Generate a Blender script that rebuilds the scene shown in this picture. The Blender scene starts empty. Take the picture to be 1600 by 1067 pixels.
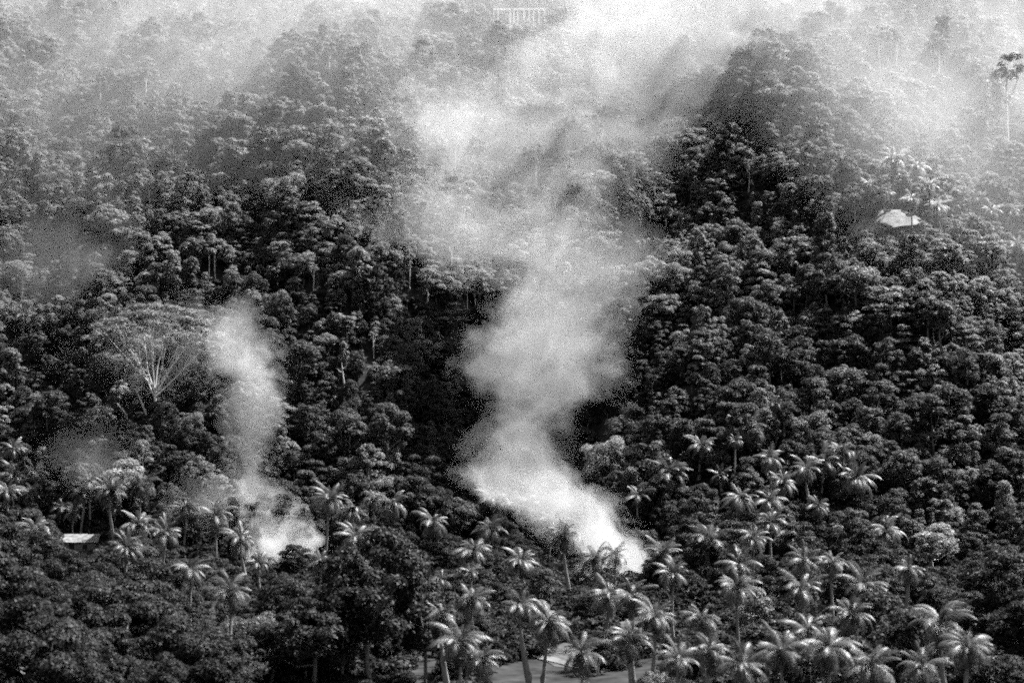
import bpy, math, random
import numpy as np
from mathutils import Vector, Matrix
R = math.radians
SC = bpy.context.scene
COL = SC.collection

# ------------------------------------------------------------------ camera, sky, sun, exposure
F_PX, PITCH = 2970.0, math.atan(86.5 / 2970.0)
cam_d = bpy.data.cameras.new('camera')
cam = bpy.data.objects.new('camera', cam_d); COL.objects.link(cam)
cam_d.sensor_width = 36.0; cam_d.lens = 36.0 * F_PX / 1600.0
cam_d.clip_start = 1.0; cam_d.clip_end = 5000.0
cam.location = (0, 0, 0); cam.rotation_euler = (R(90) + PITCH, 0, 0)
SC.camera = cam
cam_d.dof.use_dof = True; cam_d.dof.focus_distance = 380.0; cam_d.dof.aperture_fstop = 0.3

TO_SUN = Vector((0.44, 0.26, 0.80)).normalized()
SUN_EL = math.asin(TO_SUN.z); SUN_AZ = math.atan2(TO_SUN.x, TO_SUN.y)
world = bpy.data.worlds.new('World'); SC.world = world; world.use_nodes = True
wn = world.node_tree.nodes; wl = world.node_tree.links; wn.clear()
sky = wn.new('ShaderNodeTexSky'); sky.sky_type = 'NISHITA'; sky.sun_disc = False
sky.sun_elevation = SUN_EL; sky.sun_rotation = SUN_AZ; sky.dust_density = 2.0
bw = wn.new('ShaderNodeRGBToBW'); bg = wn.new('ShaderNodeBackground'); wo = wn.new('ShaderNodeOutputWorld')
bg.inputs['Strength'].default_value = 0.05
wl.new(sky.outputs[0], bw.inputs[0]); wl.new(bw.outputs[0], bg.inputs[0]); wl.new(bg.outputs[0], wo.inputs[0])

sun_d = bpy.data.lights.new('sun', 'SUN'); sun_d.energy = 5.0; sun_d.angle = R(0.6); sun_d.color = (1, 1, 1)
sun = bpy.data.objects.new('sun', sun_d); COL.objects.link(sun)
sun.rotation_euler = TO_SUN.to_track_quat('Z', 'Y').to_euler(); sun.location = (150, 300, 400)

vs = SC.view_settings
vs.view_transform = 'Standard'; vs.look = 'None'; vs.exposure = 2.4; vs.gamma = 1.0; vs.use_curve_mapping = False
cy = SC.cycles
cy.max_bounces = 2; cy.diffuse_bounces = 1; cy.glossy_bounces = 0; cy.transmission_bounces = 1
cy.volume_bounces = 0; cy.transparent_max_bounces = 4
cy.volume_step_rate = 1.0; cy.volume_max_steps = 256
cy.use_adaptive_sampling = True; cy.adaptive_threshold = 0.035; cy.adaptive_min_samples = 24
cy.use_denoising = False; cy.filter_width = 1.9
cy.caustics_reflective = False; cy.caustics_refractive = False
cy.sample_clamp_indirect = 4.0

# ------------------------------------------------------------------ terrain function and pixel helpers (u, v in the 1600x1067 photograph)
def sstep(x, a, b):
    t = np.clip((np.asarray(x, float) - a) / (b - a), 0, 1); return t * t * (3 - 2 * t)
def foot(x, y):
    xp = x - 0.29 * (y - 360)
    k = 1 - sstep(y, 360, 520)
    f = 345 + 12 * sstep(x, -30, 8) * k
    xp = xp + 7 * np.sin(y * .045) + 4 * np.sin(y * .11 + 1)
    w = 32 + 190 * sstep(y, 365, 450)
    f = f - (32 + 16 * k) * sstep((xp - 19) / w, -.5, .5) + 20 * sstep(xp, 45, 165)
    f = f + 16 * sstep(-x, 50, 150)
    f = f + 9 * np.sin(x * .051 + 1.0) + 5 * np.sin(x * .117 + y * .02)
    return f
def ground(x, y):
    x = np.asarray(x, float); y = np.asarray(y, float)
    s = y - foot(x, y)
    a = np.log1p(np.exp(np.clip(s / 9, -40, 40))) * 9          # soft foot of the hill
    rise = 0.70 * np.minimum(a, 110) + 0.55 * np.clip(a - 110, 0, 110) + 0.47 * np.clip(a - 220, 0, 190) - 0.12 * np.clip(a - 410, 0, 900)
    z = -30 + rise
    z = z + 9 * np.exp(-((x + 62) / 26) ** 2 - ((y - 200) / 48) ** 2)
    z = z + 4 * np.exp(-((x - 62) / 34) ** 2 - ((y - 225) / 60) ** 2)
    z = z + 20 * sstep(y, 425, 590) * sstep(x, 15, 80)
    k = sstep(s, 0, 60)
    z = z + k * (2.6 * np.sin(x * .043 + y * .021) + 2.0 * np.sin(x * .083 - y * .055 + 2) + 1.2 * np.sin(x * .15 + y * .13))
    z = z + 0.35 * np.sin(x * .21) * np.sin(y * .17)
    z = z + np.clip(150 - y, 0, 150) * 0.03
    return z
CP, SP = math.cos(PITCH), math.sin(PITCH)
def ray(u, v):
    a = (u - 800) / F_PX; b = (533.5 - v) / F_PX
    d = Vector((a, CP - SP * b, SP + CP * b)); return d / d.y
def at(u, v, Y):
    d = ray(u, v); return Vector((d.x * Y, Y, d.z * Y))
def project(x, y, z):
    f = CP * y + SP * z; h = -SP * y + CP * z
    return 800 + F_PX * x / f, 533.5 - F_PX * h / f
YS = np.arange(120, 900, 0.5)
def place(u, v, H=0.0):
    """the nearest point on the ray through (u, v) that is H above the ground"""
    d = ray(u, v)
    g = d.z * YS - ground(d.x * YS, YS) - H
    i = np.argmax(g <= 0) if (g <= 0).any() else len(YS) - 1
    Y = float(YS[i]); return Vector((d.x * Y, Y, float(ground(d.x * Y, Y))))

# ------------------------------------------------------------------ materials
def new_mat(name):
    m = bpy.data.materials.new(name); m.use_nodes = True; m.node_tree.nodes.clear(); return m, m.node_tree.nodes, m.node_tree.links
def math_n(N, L, op, a, b=None, c=None, clamp=False):
    n = N.new('ShaderNodeMath'); n.operation = op; n.use_clamp = clamp
    for i, v in enumerate((a, b, c)):
        if v is None: continue
        if isinstance(v, (int, float)): n.inputs[i].default_value = v
        else: L.new(v, n.inputs[i])
    return n.outputs[0]
def leaf_material(name, lo, hi, rough=0.55, trans=0.34, spec=0.22):
    m, N, L = new_mat(name)
    out = N.new('ShaderNodeOutputMaterial'); oi = N.new('ShaderNodeObjectInfo')
    at_ = N.new('ShaderNodeAttribute'); at_.attribute_name = 'tone'
    base = math_n(N, L, 'MULTIPLY_ADD', oi.outputs['Random'], hi - lo, lo)
    val = math_n(N, L, 'MULTIPLY', base, at_.outputs['Fac'])
    cmb = N.new('ShaderNodeCombineColor')
    for i in range(3): L.new(val, cmb.inputs[i])
    p = N.new('ShaderNodeBsdfPrincipled'); p.inputs['Roughness'].default_value = rough; p.inputs['Specular IOR Level'].default_value = spec
    t = N.new('ShaderNodeBsdfTranslucent'); mx = N.new('ShaderNodeMixShader'); mx.inputs[0].default_value = trans
    L.new(cmb.outputs[0], p.inputs['Base Color']); L.new(cmb.outputs[0], t.inputs['Color'])
    L.new(p.outputs[0], mx.inputs[1]); L.new(t.outputs[0], mx.inputs[2]); L.new(mx.outputs[0], out.inputs['Surface'])
    return m
def noise_material(name, lo, hi, scale, rough=0.85, detail=6, bump=0.0, stretch=(1, 1, 1)):
    m, N, L = new_mat(name)
    out = N.new('ShaderNodeOutputMaterial'); tc = N.new('ShaderNodeTexCoord'); mp = N.new('ShaderNodeMapping'); mp.inputs['Scale'].default_value = stretch
    n = N.new('ShaderNodeTexNoise'); n.inputs['Scale'].default_value = scale; n.inputs['Detail'].default_value = detail; n.inputs['Roughness'].default_value = .62
    r = N.new('ShaderNodeValToRGB'); r.color_ramp.elements[0].position = .34; r.color_ramp.elements[1].position = .68
    r.color_ramp.elements[0].color = (lo, lo, lo, 1); r.color_ramp.elements[1].color = (hi, hi, hi, 1)
    p = N.new('ShaderNodeBsdfPrincipled'); p.inputs['Roughness'].default_value = rough; p.inputs['Specular IOR Level'].default_value = .5 * (1 - rough)
    L.new(tc.outputs['Object'], mp.inputs[0]); L.new(mp.outputs[0], n.inputs['Vector']); L.new(n.outputs['Fac'], r.inputs[0]); L.new(r.outputs[0], p.inputs['Base Color'])
    if bump:
        b = N.new('ShaderNodeBump'); b.inputs['Strength'].default_value = bump; L.new(n.outputs['Fac'], b.inputs['Height']); L.new(b.outputs[0], p.inputs['Normal'])
    L.new(p.outputs[0], out.inputs['Surface']); return m
M = {
    'leaf': leaf_material('broad_leaf', .035, .16),
    'leaf_dark': leaf_material('dark_glossy_leaf', .013, .026, rough=.55, trans=.25, spec=.08),
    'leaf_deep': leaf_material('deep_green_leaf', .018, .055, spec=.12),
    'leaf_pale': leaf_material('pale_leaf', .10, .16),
    'bush': leaf_material('bush_leaf', .010, .03, trans=.25, spec=.05),
    'frond': leaf_material('palm_frond', .034, .11, rough=.45, trans=.3, spec=.3),
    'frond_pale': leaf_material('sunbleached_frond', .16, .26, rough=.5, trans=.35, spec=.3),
    'bark': noise_material('bark', .06, .16, 1.6, stretch=(2, 2, .5)),
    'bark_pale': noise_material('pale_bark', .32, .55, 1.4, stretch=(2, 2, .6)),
    'palm_bark': noise_material('palm_bark', .09, .2, 2.2, stretch=(.5, .5, 3)),
    'earth': noise_material('forest_floor', .012, .035, .35, rough=1.0, bump=.4),
    'clearing': noise_material('dry_bare_ground', .014, .07, .5, bump=.3),
    'sand': noise_material('pale_sandy_ground', .06, .17, .6, bump=.3),
    'bark_mid': noise_material('grey_bark', .26, .42, 1.4, stretch=(2, 2, .6)),
    'hutwall': noise_material('weathered_boards', .10, .22, 2.0),
    'tin': noise_material('sunbleached_tin', .05, .16, 1.6, rough=.6),
    'white': noise_material('white_plaster', .68, .82, .8),
    'dark': noise_material('dark_opening', .015, .03, 1.0),
    'husk': noise_material('coconut_husk', .06, .14, 3.0),
}

# ------------------------------------------------------------------ mesh helpers
def make_mesh(name, V, Fc, mats, mi=None, tone=None, smooth=False):
    me = bpy.data.meshes.new(name)
    V = np.asarray(V, np.float32)
    if isinstance(Fc, np.ndarray):
        k = Fc.shape[1]; nf = len(Fc)
        me.vertices.add(len(V)); me.vertices.foreach_set('co', V.ravel())
        me.loops.add(nf * k); me.loops.foreach_set('vertex_index', Fc.astype(np.int32).ravel())
        me.polygons.add(nf); me.polygons.foreach_set('loop_start', np.arange(0, nf * k, k, dtype=np.int32))
        me.update(calc_edges=True)
    else:
        me.from_pydata([tuple(map(float, v)) for v in V], [], [tuple(f) for f in Fc])
    for m in mats: me.materials.append(m)
    n = len(me.polygons)
    if mi is not None: me.polygons.foreach_set('material_index', np.asarray(mi, np.int32))
    if smooth: me.polygons.foreach_set('use_smooth', np.ones(n, bool))
    a = me.attributes.new('tone', 'FLOAT', 'FACE')
    a.data.foreach_set('value', np.ones(n, np.float32) if tone is None else np.asarray(tone, np.float32))
    me.update(); return me
def unit(a): return a / np.maximum(np.linalg.norm(a, axis=-1, keepdims=True), 1e-9)
def tube(pts, rads, sides=6):
    """quads of a tapered tube; last ring closed by a zero radius"""
    pts = np.asarray(pts, float); V = []; Fq = []
    ang = np.linspace(0, 2 * np.pi, sides, endpoint=False)
    for i, p in enumerate(pts):
        t = unit((pts[min(i + 1, len(pts) - 1)] - pts[max(i - 1, 0)])[None])[0]
        a = np.cross(t, [0.31, 0.95, 0.05]); a /= np.linalg.norm(a); b = np.cross(t, a)
        V.append(p + rads[i] * (np.cos(ang)[:, None] * a + np.sin(ang)[:, None] * b))
    for i in range(len(pts) - 1):
        for j in range(sides):
            k = (j + 1) % sides
            Fq.append((i * sides + j, i * sides + k, (i + 1) * sides + k, (i + 1) * sides + j))
    return np.vstack(V), np.array(Fq)
def join(parts):
    V = []; Fq = []; o = 0
    for v, f in parts:
        V.append(v); Fq.append(f + o); o += len(v)
    return np.vstack(V), np.vstack(Fq)
def diamonds(P, Nn, size, rng, aspect=.62):
    n = len(P); r = rng.normal(size=(n, 3)); a = unit(np.cross(Nn, r)); b = np.cross(Nn, a)
    s = size * rng.uniform(.65, 1.35, n)[:, None]
    V = np.empty((n, 4, 3)); fold = Nn * s * .10
    V[:, 0] = P - a * s * .5; V[:, 1] = P + b * s * .5 * aspect + fold; V[:, 2] = P + a * s * .5; V[:, 3] = P - b * s * .5 * aspect + fold
    return V.reshape(-1, 3), np.arange(4 * n).reshape(n, 4)
def lobes_crown(seed, W, H, z0, nl, lr, nleaf, leaf, flat=.75, style='round'):
    """returns lobe centres, radii, and the leaves' verts, faces, tones"""
    rng = np.random.default_rng(seed)
    C = []; Rr = []
    for i in range(nl):
        az = i * 2.39996 + rng.normal(0, .35); q = (i + .5) / nl
        if style == 'round':
            el = np.arcsin(np.clip(1 - 1.6 * q, -.7, 1)); rad = 1 + rng.normal(0, .2)
            c = np.array([math.cos(az) * math.cos(el) * W / 2 * .78, math.sin(az) * math.cos(el) * W / 2 * .78, z0 + H * .42 + math.sin(el) * H * .46]) * np.array([rad, rad, 1])
            c[2] += rng.normal(0, H * .09)
        elif style == 'layer':
            k = i % 4; zz = z0 + H * (.15 + .27 * k) + rng.normal(0, .25); w = W / 2 * (1.0, .95, .75, .4)[k] * rng.uniform(.35, 1.0)
            c = np.array([math.cos(az) * w, math.sin(az) * w, zz])
        elif style == 'tall':
            w = W / 2 * (.35 + .5 * math.sin(math.pi * (1 - q) ** .8)) * rng.uniform(.5, 1.0)
            c = np.array([math.cos(az) * w, math.sin(az) * w, z0 + H * (1 - q) * .95])
        else:                       # umbrella
            w = W / 2 * math.sqrt(q) * rng.uniform(.92, 1.05)
            c = np.array([math.cos(az) * w, math.sin(az) * w, z0 + H * .75 * (1 - (w / (W / 2)) ** 2) + rng.normal(0, H * .10)])
        C.append(c); Rr.append(lr * rng.uniform(.55, 1.5))
    C = np.array(C); Rr = np.array(Rr)
    li = rng.choice(nl, nleaf, p=Rr ** 2 / (Rr ** 2).sum())
    D = unit(rng.normal(size=(nleaf, 3))); D[:, 2] = np.where(D[:, 2] < -.35, -D[:, 2] * .6, D[:, 2]); D = unit(D)
    # twig clusters inside each lobe: leaves gather round a few directions, leaving gaps
    K = 9; cl = unit(rng.normal(size=(nl, K, 3))); cl[:, :, 2] = np.abs(cl[:, :, 2]) * .9 - .15
    pick = cl[li, rng.integers(0, K, nleaf)]
    D = unit(D * .62 + pick * .9)
    dep = np.where(rng.random(nleaf) < .8, rng.uniform(.82, 1.1, nleaf), rng.uniform(.35, .85, nleaf))
    P = C[li] + D * (Rr[li] * dep)[:, None] * np.array([1, 1, flat])
    Nn = unit(D * .75 + np.array([0, 0, .38]) + rng.normal(size=(nleaf, 3)) * .42)
    V, Fq = diamonds(P, Nn, leaf, rng)
    lt = rng.uniform(.82, 1.18, nl)
    tone = lt[li] * rng.uniform(.7, 1.3, nleaf)
    return C, Rr, V, Fq, tone
def trunk_mesh(seed, z0, top, C, rad, nlimb, bend=.5):
    rng = np.random.default_rng(seed + 77)
    hz = np.linspace(0, 1, 6); bx, by = rng.normal(0, bend, 2)
    pts = np.stack([bx * np.sin(hz * 2.6), by * np.sin(hz * 2.2), -0.8 + hz * (z0 + (top - z0) * .45 + .8)], 1)
    parts = [tube(pts, rad * np.array([1.3, 1.0, .9, .8, .62, .35]), 7)]
    order = rng.permutation(len(C))[:nlimb]
    for j, i in enumerate(order):
        s = pts[3] * (1 - j / max(1, nlimb)) + pts[5] * (j / max(1, nlimb))
        m_ = (s + C[i]) / 2 + np.array([0, 0, -.12 * np.linalg.norm(C[i] - s)]) + rng.normal(0, .2, 3)
        parts.append(tube([s, m_, C[i]], [rad * .42, rad * .3, rad * .08], 5))
    return join(parts)
def link(name, me, parent=None, loc=(0, 0, 0), rot=(0, 0, 0), scl=(1, 1, 1)):
    o = bpy.data.objects.new(name, me); COL.objects.link(o)
    o.location = loc; o.rotation_euler = rot; o.scale = scl
    if parent is not None: o.parent = parent
    return o
def thing(name, label, cat, loc, rotz=0, scl=(1, 1, 1), group=None):
    o = link(name, None, None, loc, (0, 0, rotz), scl); o.empty_display_size = 1.0
    o['label'] = label; o['category'] = cat
    if group: o['group'] = group
    return o
def structure(o): o['kind'] = 'structure'; return o

# ------------------------------------------------------------------ ground, clearings
def grid_mesh(name, xs, ys, mat, lift=0.0):
    X, Y = np.meshgrid(xs, ys); Z = ground(X, Y) + lift
    V = np.stack([X, Y, Z], -1).reshape(-1, 3); nx = len(xs); ny = len(ys)
    i = (np.arange(ny - 1)[:, None] * nx + np.arange(nx - 1)[None]).ravel()
    return make_mesh(name, V, np.stack([i, i + 1, i + nx + 1, i + nx], 1), [mat], smooth=True)
xs = np.concatenate([np.linspace(-1500, -260, 14)[:-1], np.arange(-260, 261, 4.0), np.linspace(260, 1500, 14)[1:]])
ys = np.concatenate([np.linspace(-400, 100, 12)[:-1], np.arange(100, 760, 4.0), np.linspace(760, 2200, 24)])
structure(link('ground', grid_mesh('ground', xs, ys, M['earth'])))
def patch(name, c, rx, ry, rz, seed, mat=None, lift=.06):
    rng = np.random.default_rng(seed); n = 36; V = [(c[0], c[1])]
    ph = rng.uniform(0, 6.28, 4)
    rings = 7
    for k in range(1, rings + 1):
        for j in range(n):
            a = 2 * math.pi * j / n; w = 1 + .16 * math.sin(2 * a + ph[0]) + .10 * math.sin(5 * a + ph[1]) + .06 * math.sin(9 * a + ph[2])
            px = math.cos(a) * rx * w * k / rings; py = math.sin(a) * ry * w * k / rings
            V.append((c[0] + px * math.cos(rz) - py * math.sin(rz), c[1] + px * math.sin(rz) + py * math.cos(rz)))
    V = np.array(V); V = np.column_stack([V, ground(V[:, 0], V[:, 1]) + lift])
    Fc = [(0, 1 + j, 1 + (j + 1) % n) for j in range(n)]
    for k in range(rings - 1):
        for j in range(n):
            a = 1 + k * n + j; b = 1 + k * n + (j + 1) % n; Fc.append((a, a + n, b + n, b))
    return structure(link(name, make_mesh(name, V, Fc, [mat or M['clearing']], smooth=True)))
CLEAR = [  # u, v, half-width px, rx, ry, turn: bare ground that shows between the plants
    (835, 990, 45, 4.5, 9, .1), (915, 1020, 60, 6, 8, 0), (1000, 985, 45, 4.5, 11, -.1), (330, 925, 30, 4, 9, 0), (392, 950, 25, 4, 9, 0),
    (1385, 345, 48, 9.0, 2.8, -.12), (90, 868, 55, 9, 8, 0)]
clear_xy = []
for i, (u, v, hw, rx, ry, rz) in enumerate(CLEAR):
    c = place(u, v); patch('bare_ground', c, rx, ry, rz, 40 + i, M['sand'] if v < 400 else None, lift=(.07 if v > 400 else .45) + .012 * i); clear_xy.append((c.x, c.y, rx, ry))
# a dirt path crossing the palm grove
pp = [place(u, v) for u, v in ((770, 1012), (800, 1018), (830, 1025), (870, 1034), (905, 1045))]
PV = []
for i, p in enumerate(pp):
    for s in (-1, 0, 1):
        q = Vector((p.x, p.y + s * 1.6, 0)); PV.append((q.x, q.y, float(ground(q.x, q.y)) + .18))
PF = [(i * 3 + j, i * 3 + j + 3, i * 3 + j + 4, i * 3 + j + 1) for i in range(len(pp) - 1) for j in range(2)]
structure(link('path', make_mesh('path', PV, PF, [noise_material('pale_dust', .05, .11, .6)])))

# ------------------------------------------------------------------ buildings
def box(x0, x1, y0, y1, z0, z1):
    V = [(x, y, z) for z in (z0, z1) for y in (y0, y1) for x in (x0, x1)]
    return V, [(0, 2, 3, 1), (4, 5, 7, 6), (0, 1, 5, 4), (2, 6, 7, 3), (1, 3, 7, 5), (0, 4, 6, 2)]
def box_obj(name, b, mat, parent):
    V, Fc = box(*b); return link(name, make_mesh(name, V, Fc, [mat]), parent)
g = place(812, 44)
s = g.y / F_PX
H1 = thing('hillside_house', 'long white flat-roofed house with a row of white posts high on the hill', 'house', (at(812, 40, g.y).x, g.y, g.z))
zt = at(812, 14, g.y).z - g.z
hw = 42 * s
slab = box_obj('roof', (-hw, hw, -1.2, 7, -.62, 0), M['white'], H1); slab.location = (0, 0, zt + .1); slab.rotation_euler = (R(9), 0, 0)
box_obj('terrace', (-hw - .3, hw + .3, -1.6, 7.2, -2.0, zt - 5.2), M['white'], H1)
box_obj('wall', (-hw + .6, hw - .6, 3.4, 6.8, zt - 5.2, zt - .62), noise_material('grey_render', .25, .35, .7), H1)
for px in (-40.5, -34, -15, -9, -3, 7, 15, 22, 30, 39.5):
    box_obj('post', (px * s - .2, px * s + .2, -.9, -.5, zt - 5.2, zt - .62), M['white'], H1)
for px, w in ((-37, 2.2), (-24, 7), (-6, 2), (2, 3.2), (11, 2.5), (26, 2.6), (34.5, 2.6)):
    wdw = box_obj('window', (px * s - w * s, px * s + w * s, 3.32, 3.5, zt - 4.2, zt - 1.4), M['dark'], H1)
    box_obj('window_sill', (px * s - w * s - .1, px * s + w * s + .1, 3.2, 3.36, zt - 4.36, zt - 4.2), M['white'], wdw)
def hut(u, v, width_px, label, rotz, wall_h=2.0, depth=5.0, rise=1.3):
    g = place(u, v); w = width_px * g.y / F_PX / 2
    t = thing('tin_roof_hut', label, 'hut', (g.x, g.y, g.z), rotz)
    box_obj('wall', (-w, w, 0, depth, -.6, wall_h), M['hutwall'], t)
    for sgn in (-1, 1):          # two roof slopes of tin sheets, each sheet its own piece
        n = max(4, int(2 * w / 1.0)); sw = (2 * w + .8) / n
        for k in range(n):
            x0 = -w - .4 + k * sw; lift = .03 * (k % 2)
            yr = depth / 2; ye = -.5 if sgn < 0 else depth + .5
            zr = wall_h + rise + lift; ze = wall_h + .05 + lift
            V = [(x0, ye, ze), (x0 + sw + .04, ye, ze), (x0 + sw + .04, yr, zr), (x0, yr, zr)]
            V += [(a, b, c - .04) for a, b, c in V]
            Fc = [(0, 1, 2, 3), (7, 6, 5, 4), (0, 4, 5, 1), (1, 5, 6, 2), (2, 6, 7, 3), (3, 7, 4, 0)]
            link('roof_sheet', make_mesh('roof_sheet', V, Fc, [M['tin']]), t)
    box_obj('door', (-.45, .45, -.05, .06, 0, 1.8), M['dark'], t)
    wd = box_obj('window', (w * .45, w * .45 + .8, -.05, .06, .8, 1.6), M['dark'], t)
    return g
hut(112, 866, 74, 'long low tin-roofed hut under the thin palms beside the smoke', .05)
hut(668, 1016, 36, 'small pale tin-roofed hut half hidden by the big dark tree', -.5, depth=4)

# ------------------------------------------------------------------ palms
def frond_mesh(seed, bend, width=.29):
    rng = np.random.default_rng(seed); n = 20
    t = np.linspace(0, 1, n + 1); ang = -bend * t ** 1.4
    dx = np.cos(ang) / n; dz = np.sin(ang) / n
    X = np.concatenate([[0], np.cumsum(dx[:-1])]); Z = np.concatenate([[0], np.cumsum(dz[:-1])])
    V, Fq = tube(np.stack([X[::4], 0 * X[::4], Z[::4]], 1), .013 * (1 - .8 * t[::4]), 3)
    Vs = [V]; Fs = [Fq]; o = len(V); tone = [1.25] * len(Fq)
    for i in range(2, n + 1):
        for sd in (-1, 1):
            ln = width * (math.sin(math.pi * min(1, .12 + .86 * t[i])) ** .6 + .12) * rng.uniform(.8, 1.1)
            fw = .45 + .5 * t[i]; dr = -.42 - .30 * rng.random()
            tx, tz = math.cos(ang[i]), math.sin(ang[i])
            d = np.array([tx * fw, sd * .8, tz * fw + dr]); d = d / np.linalg.norm(d) * ln
            p = np.array([X[i], 0, Z[i]]); w = np.array([tx, 0, tz]) * .016
            mid = p + d * .55 + np.array([0, 0, .12 * ln])
            Vs.append(np.array([p - w, p + w, mid + w * .9, mid - w * .9, p + d + w * .2 - np.array([0, 0, .1 * ln]), p + d - w * .2 - np.array([0, 0, .1 * ln])]))
            Fs.append(np.array([(o, o + 1, o + 2, o + 3), (o + 3, o + 2, o + 4, o + 5)])); o += 6; tone += [rng.uniform(.75, 1.2)] * 2
    return np.vstack(Vs), np.vstack(Fs), tone
FR = [frond_mesh(300 + i, b) for i, b in enumerate((.7, 1.1, 1.45, 1.75, 2.0, 2.2))]
FRM = [make_mesh('frond', v, f, [M['frond']], tone=t) for v, f, t in FR]
def frond_set(seed, n, open_=1.0):
    rng = np.random.default_rng(seed); out = []
    for i in range(n):
        q = (i + .5) / n
        el = R(82 - 118 * q ** .8 * open_ + rng.normal(0, 13)); az = i * 2.39996 + rng.normal(0, .4)
        k = int(np.clip(round(.3 + 4.2 * q + rng.normal(0, .6)), 0, 5))
        out.append((k, az, -el, rng.uniform(.7, 1.12) * (1 if q > .12 else .8)))
    return out
def rot_m(az, tilt): return np.array(Matrix.Rotation(az, 3, 'Z') @ Matrix.Rotation(tilt, 3, 'Y'))
CROWN = []
for sd in range(4):
    Vs = []; Fs = []; T = []; o = 0
    for k, az, tl, l in frond_set(500 + sd, 28):
        v, f, t = FR[k]; Vs.append((v * l) @ rot_m(az, tl).T); Fs.append(f + o); o += len(v); T += list(np.array(t) * (.8 + .4 * random.Random(o).random()))
    CROWN.append(make_mesh('palm_crown', np.vstack(Vs), np.vstack(Fs), [M['frond']], tone=T))
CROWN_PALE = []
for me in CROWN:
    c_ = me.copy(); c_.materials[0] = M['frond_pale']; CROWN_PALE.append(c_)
PT = []
for sd in range(5):
    rng = np.random.default_rng(700 + sd); t = np.linspace(0, 1, 9)
    bx, by = ((.0, .1), (.9, .2), (-.8, .3), (.3, -.4), (-.35, .1))[sd]
    pts = np.stack([bx * (1 - t) ** 2 + .12 * np.sin(t * 5 + sd), by * (1 - t) ** 2 + .1 * np.sin(t * 4), t], 1); pts[-1, :2] = 0
    rr = np.interp(t, [0, .08, 1], [.26, .18, .12])
    V, Fq = tube(pts, rr, 7); PT.append((pts[0, :2], make_mesh('palm_trunk', V, Fq, [M['palm_bark']], smooth=True)))
def nut_mesh():
    Vs = []; Fs = []; o = 0
    for k in range(6):
        a = k * 1.05; c = np.array([math.cos(a) * .24, math.sin(a) * .24, -.28 - .08 * (k % 2)])
        v, f = tube([c + np.array([0, 0, -.16]), c + np.array([0, 0, -.08]), c + np.array([0, 0, .06]), c + np.array([0, 0, .14])], [.02, .12, .12, .02], 6); Vs.append(v); Fs.append(f + o); o += len(v)
    return make_mesh('coconut_bunch', np.vstack(Vs), np.vstack(Fs), [M['husk']], smooth=True)
NUT = nut_mesh()
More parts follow.
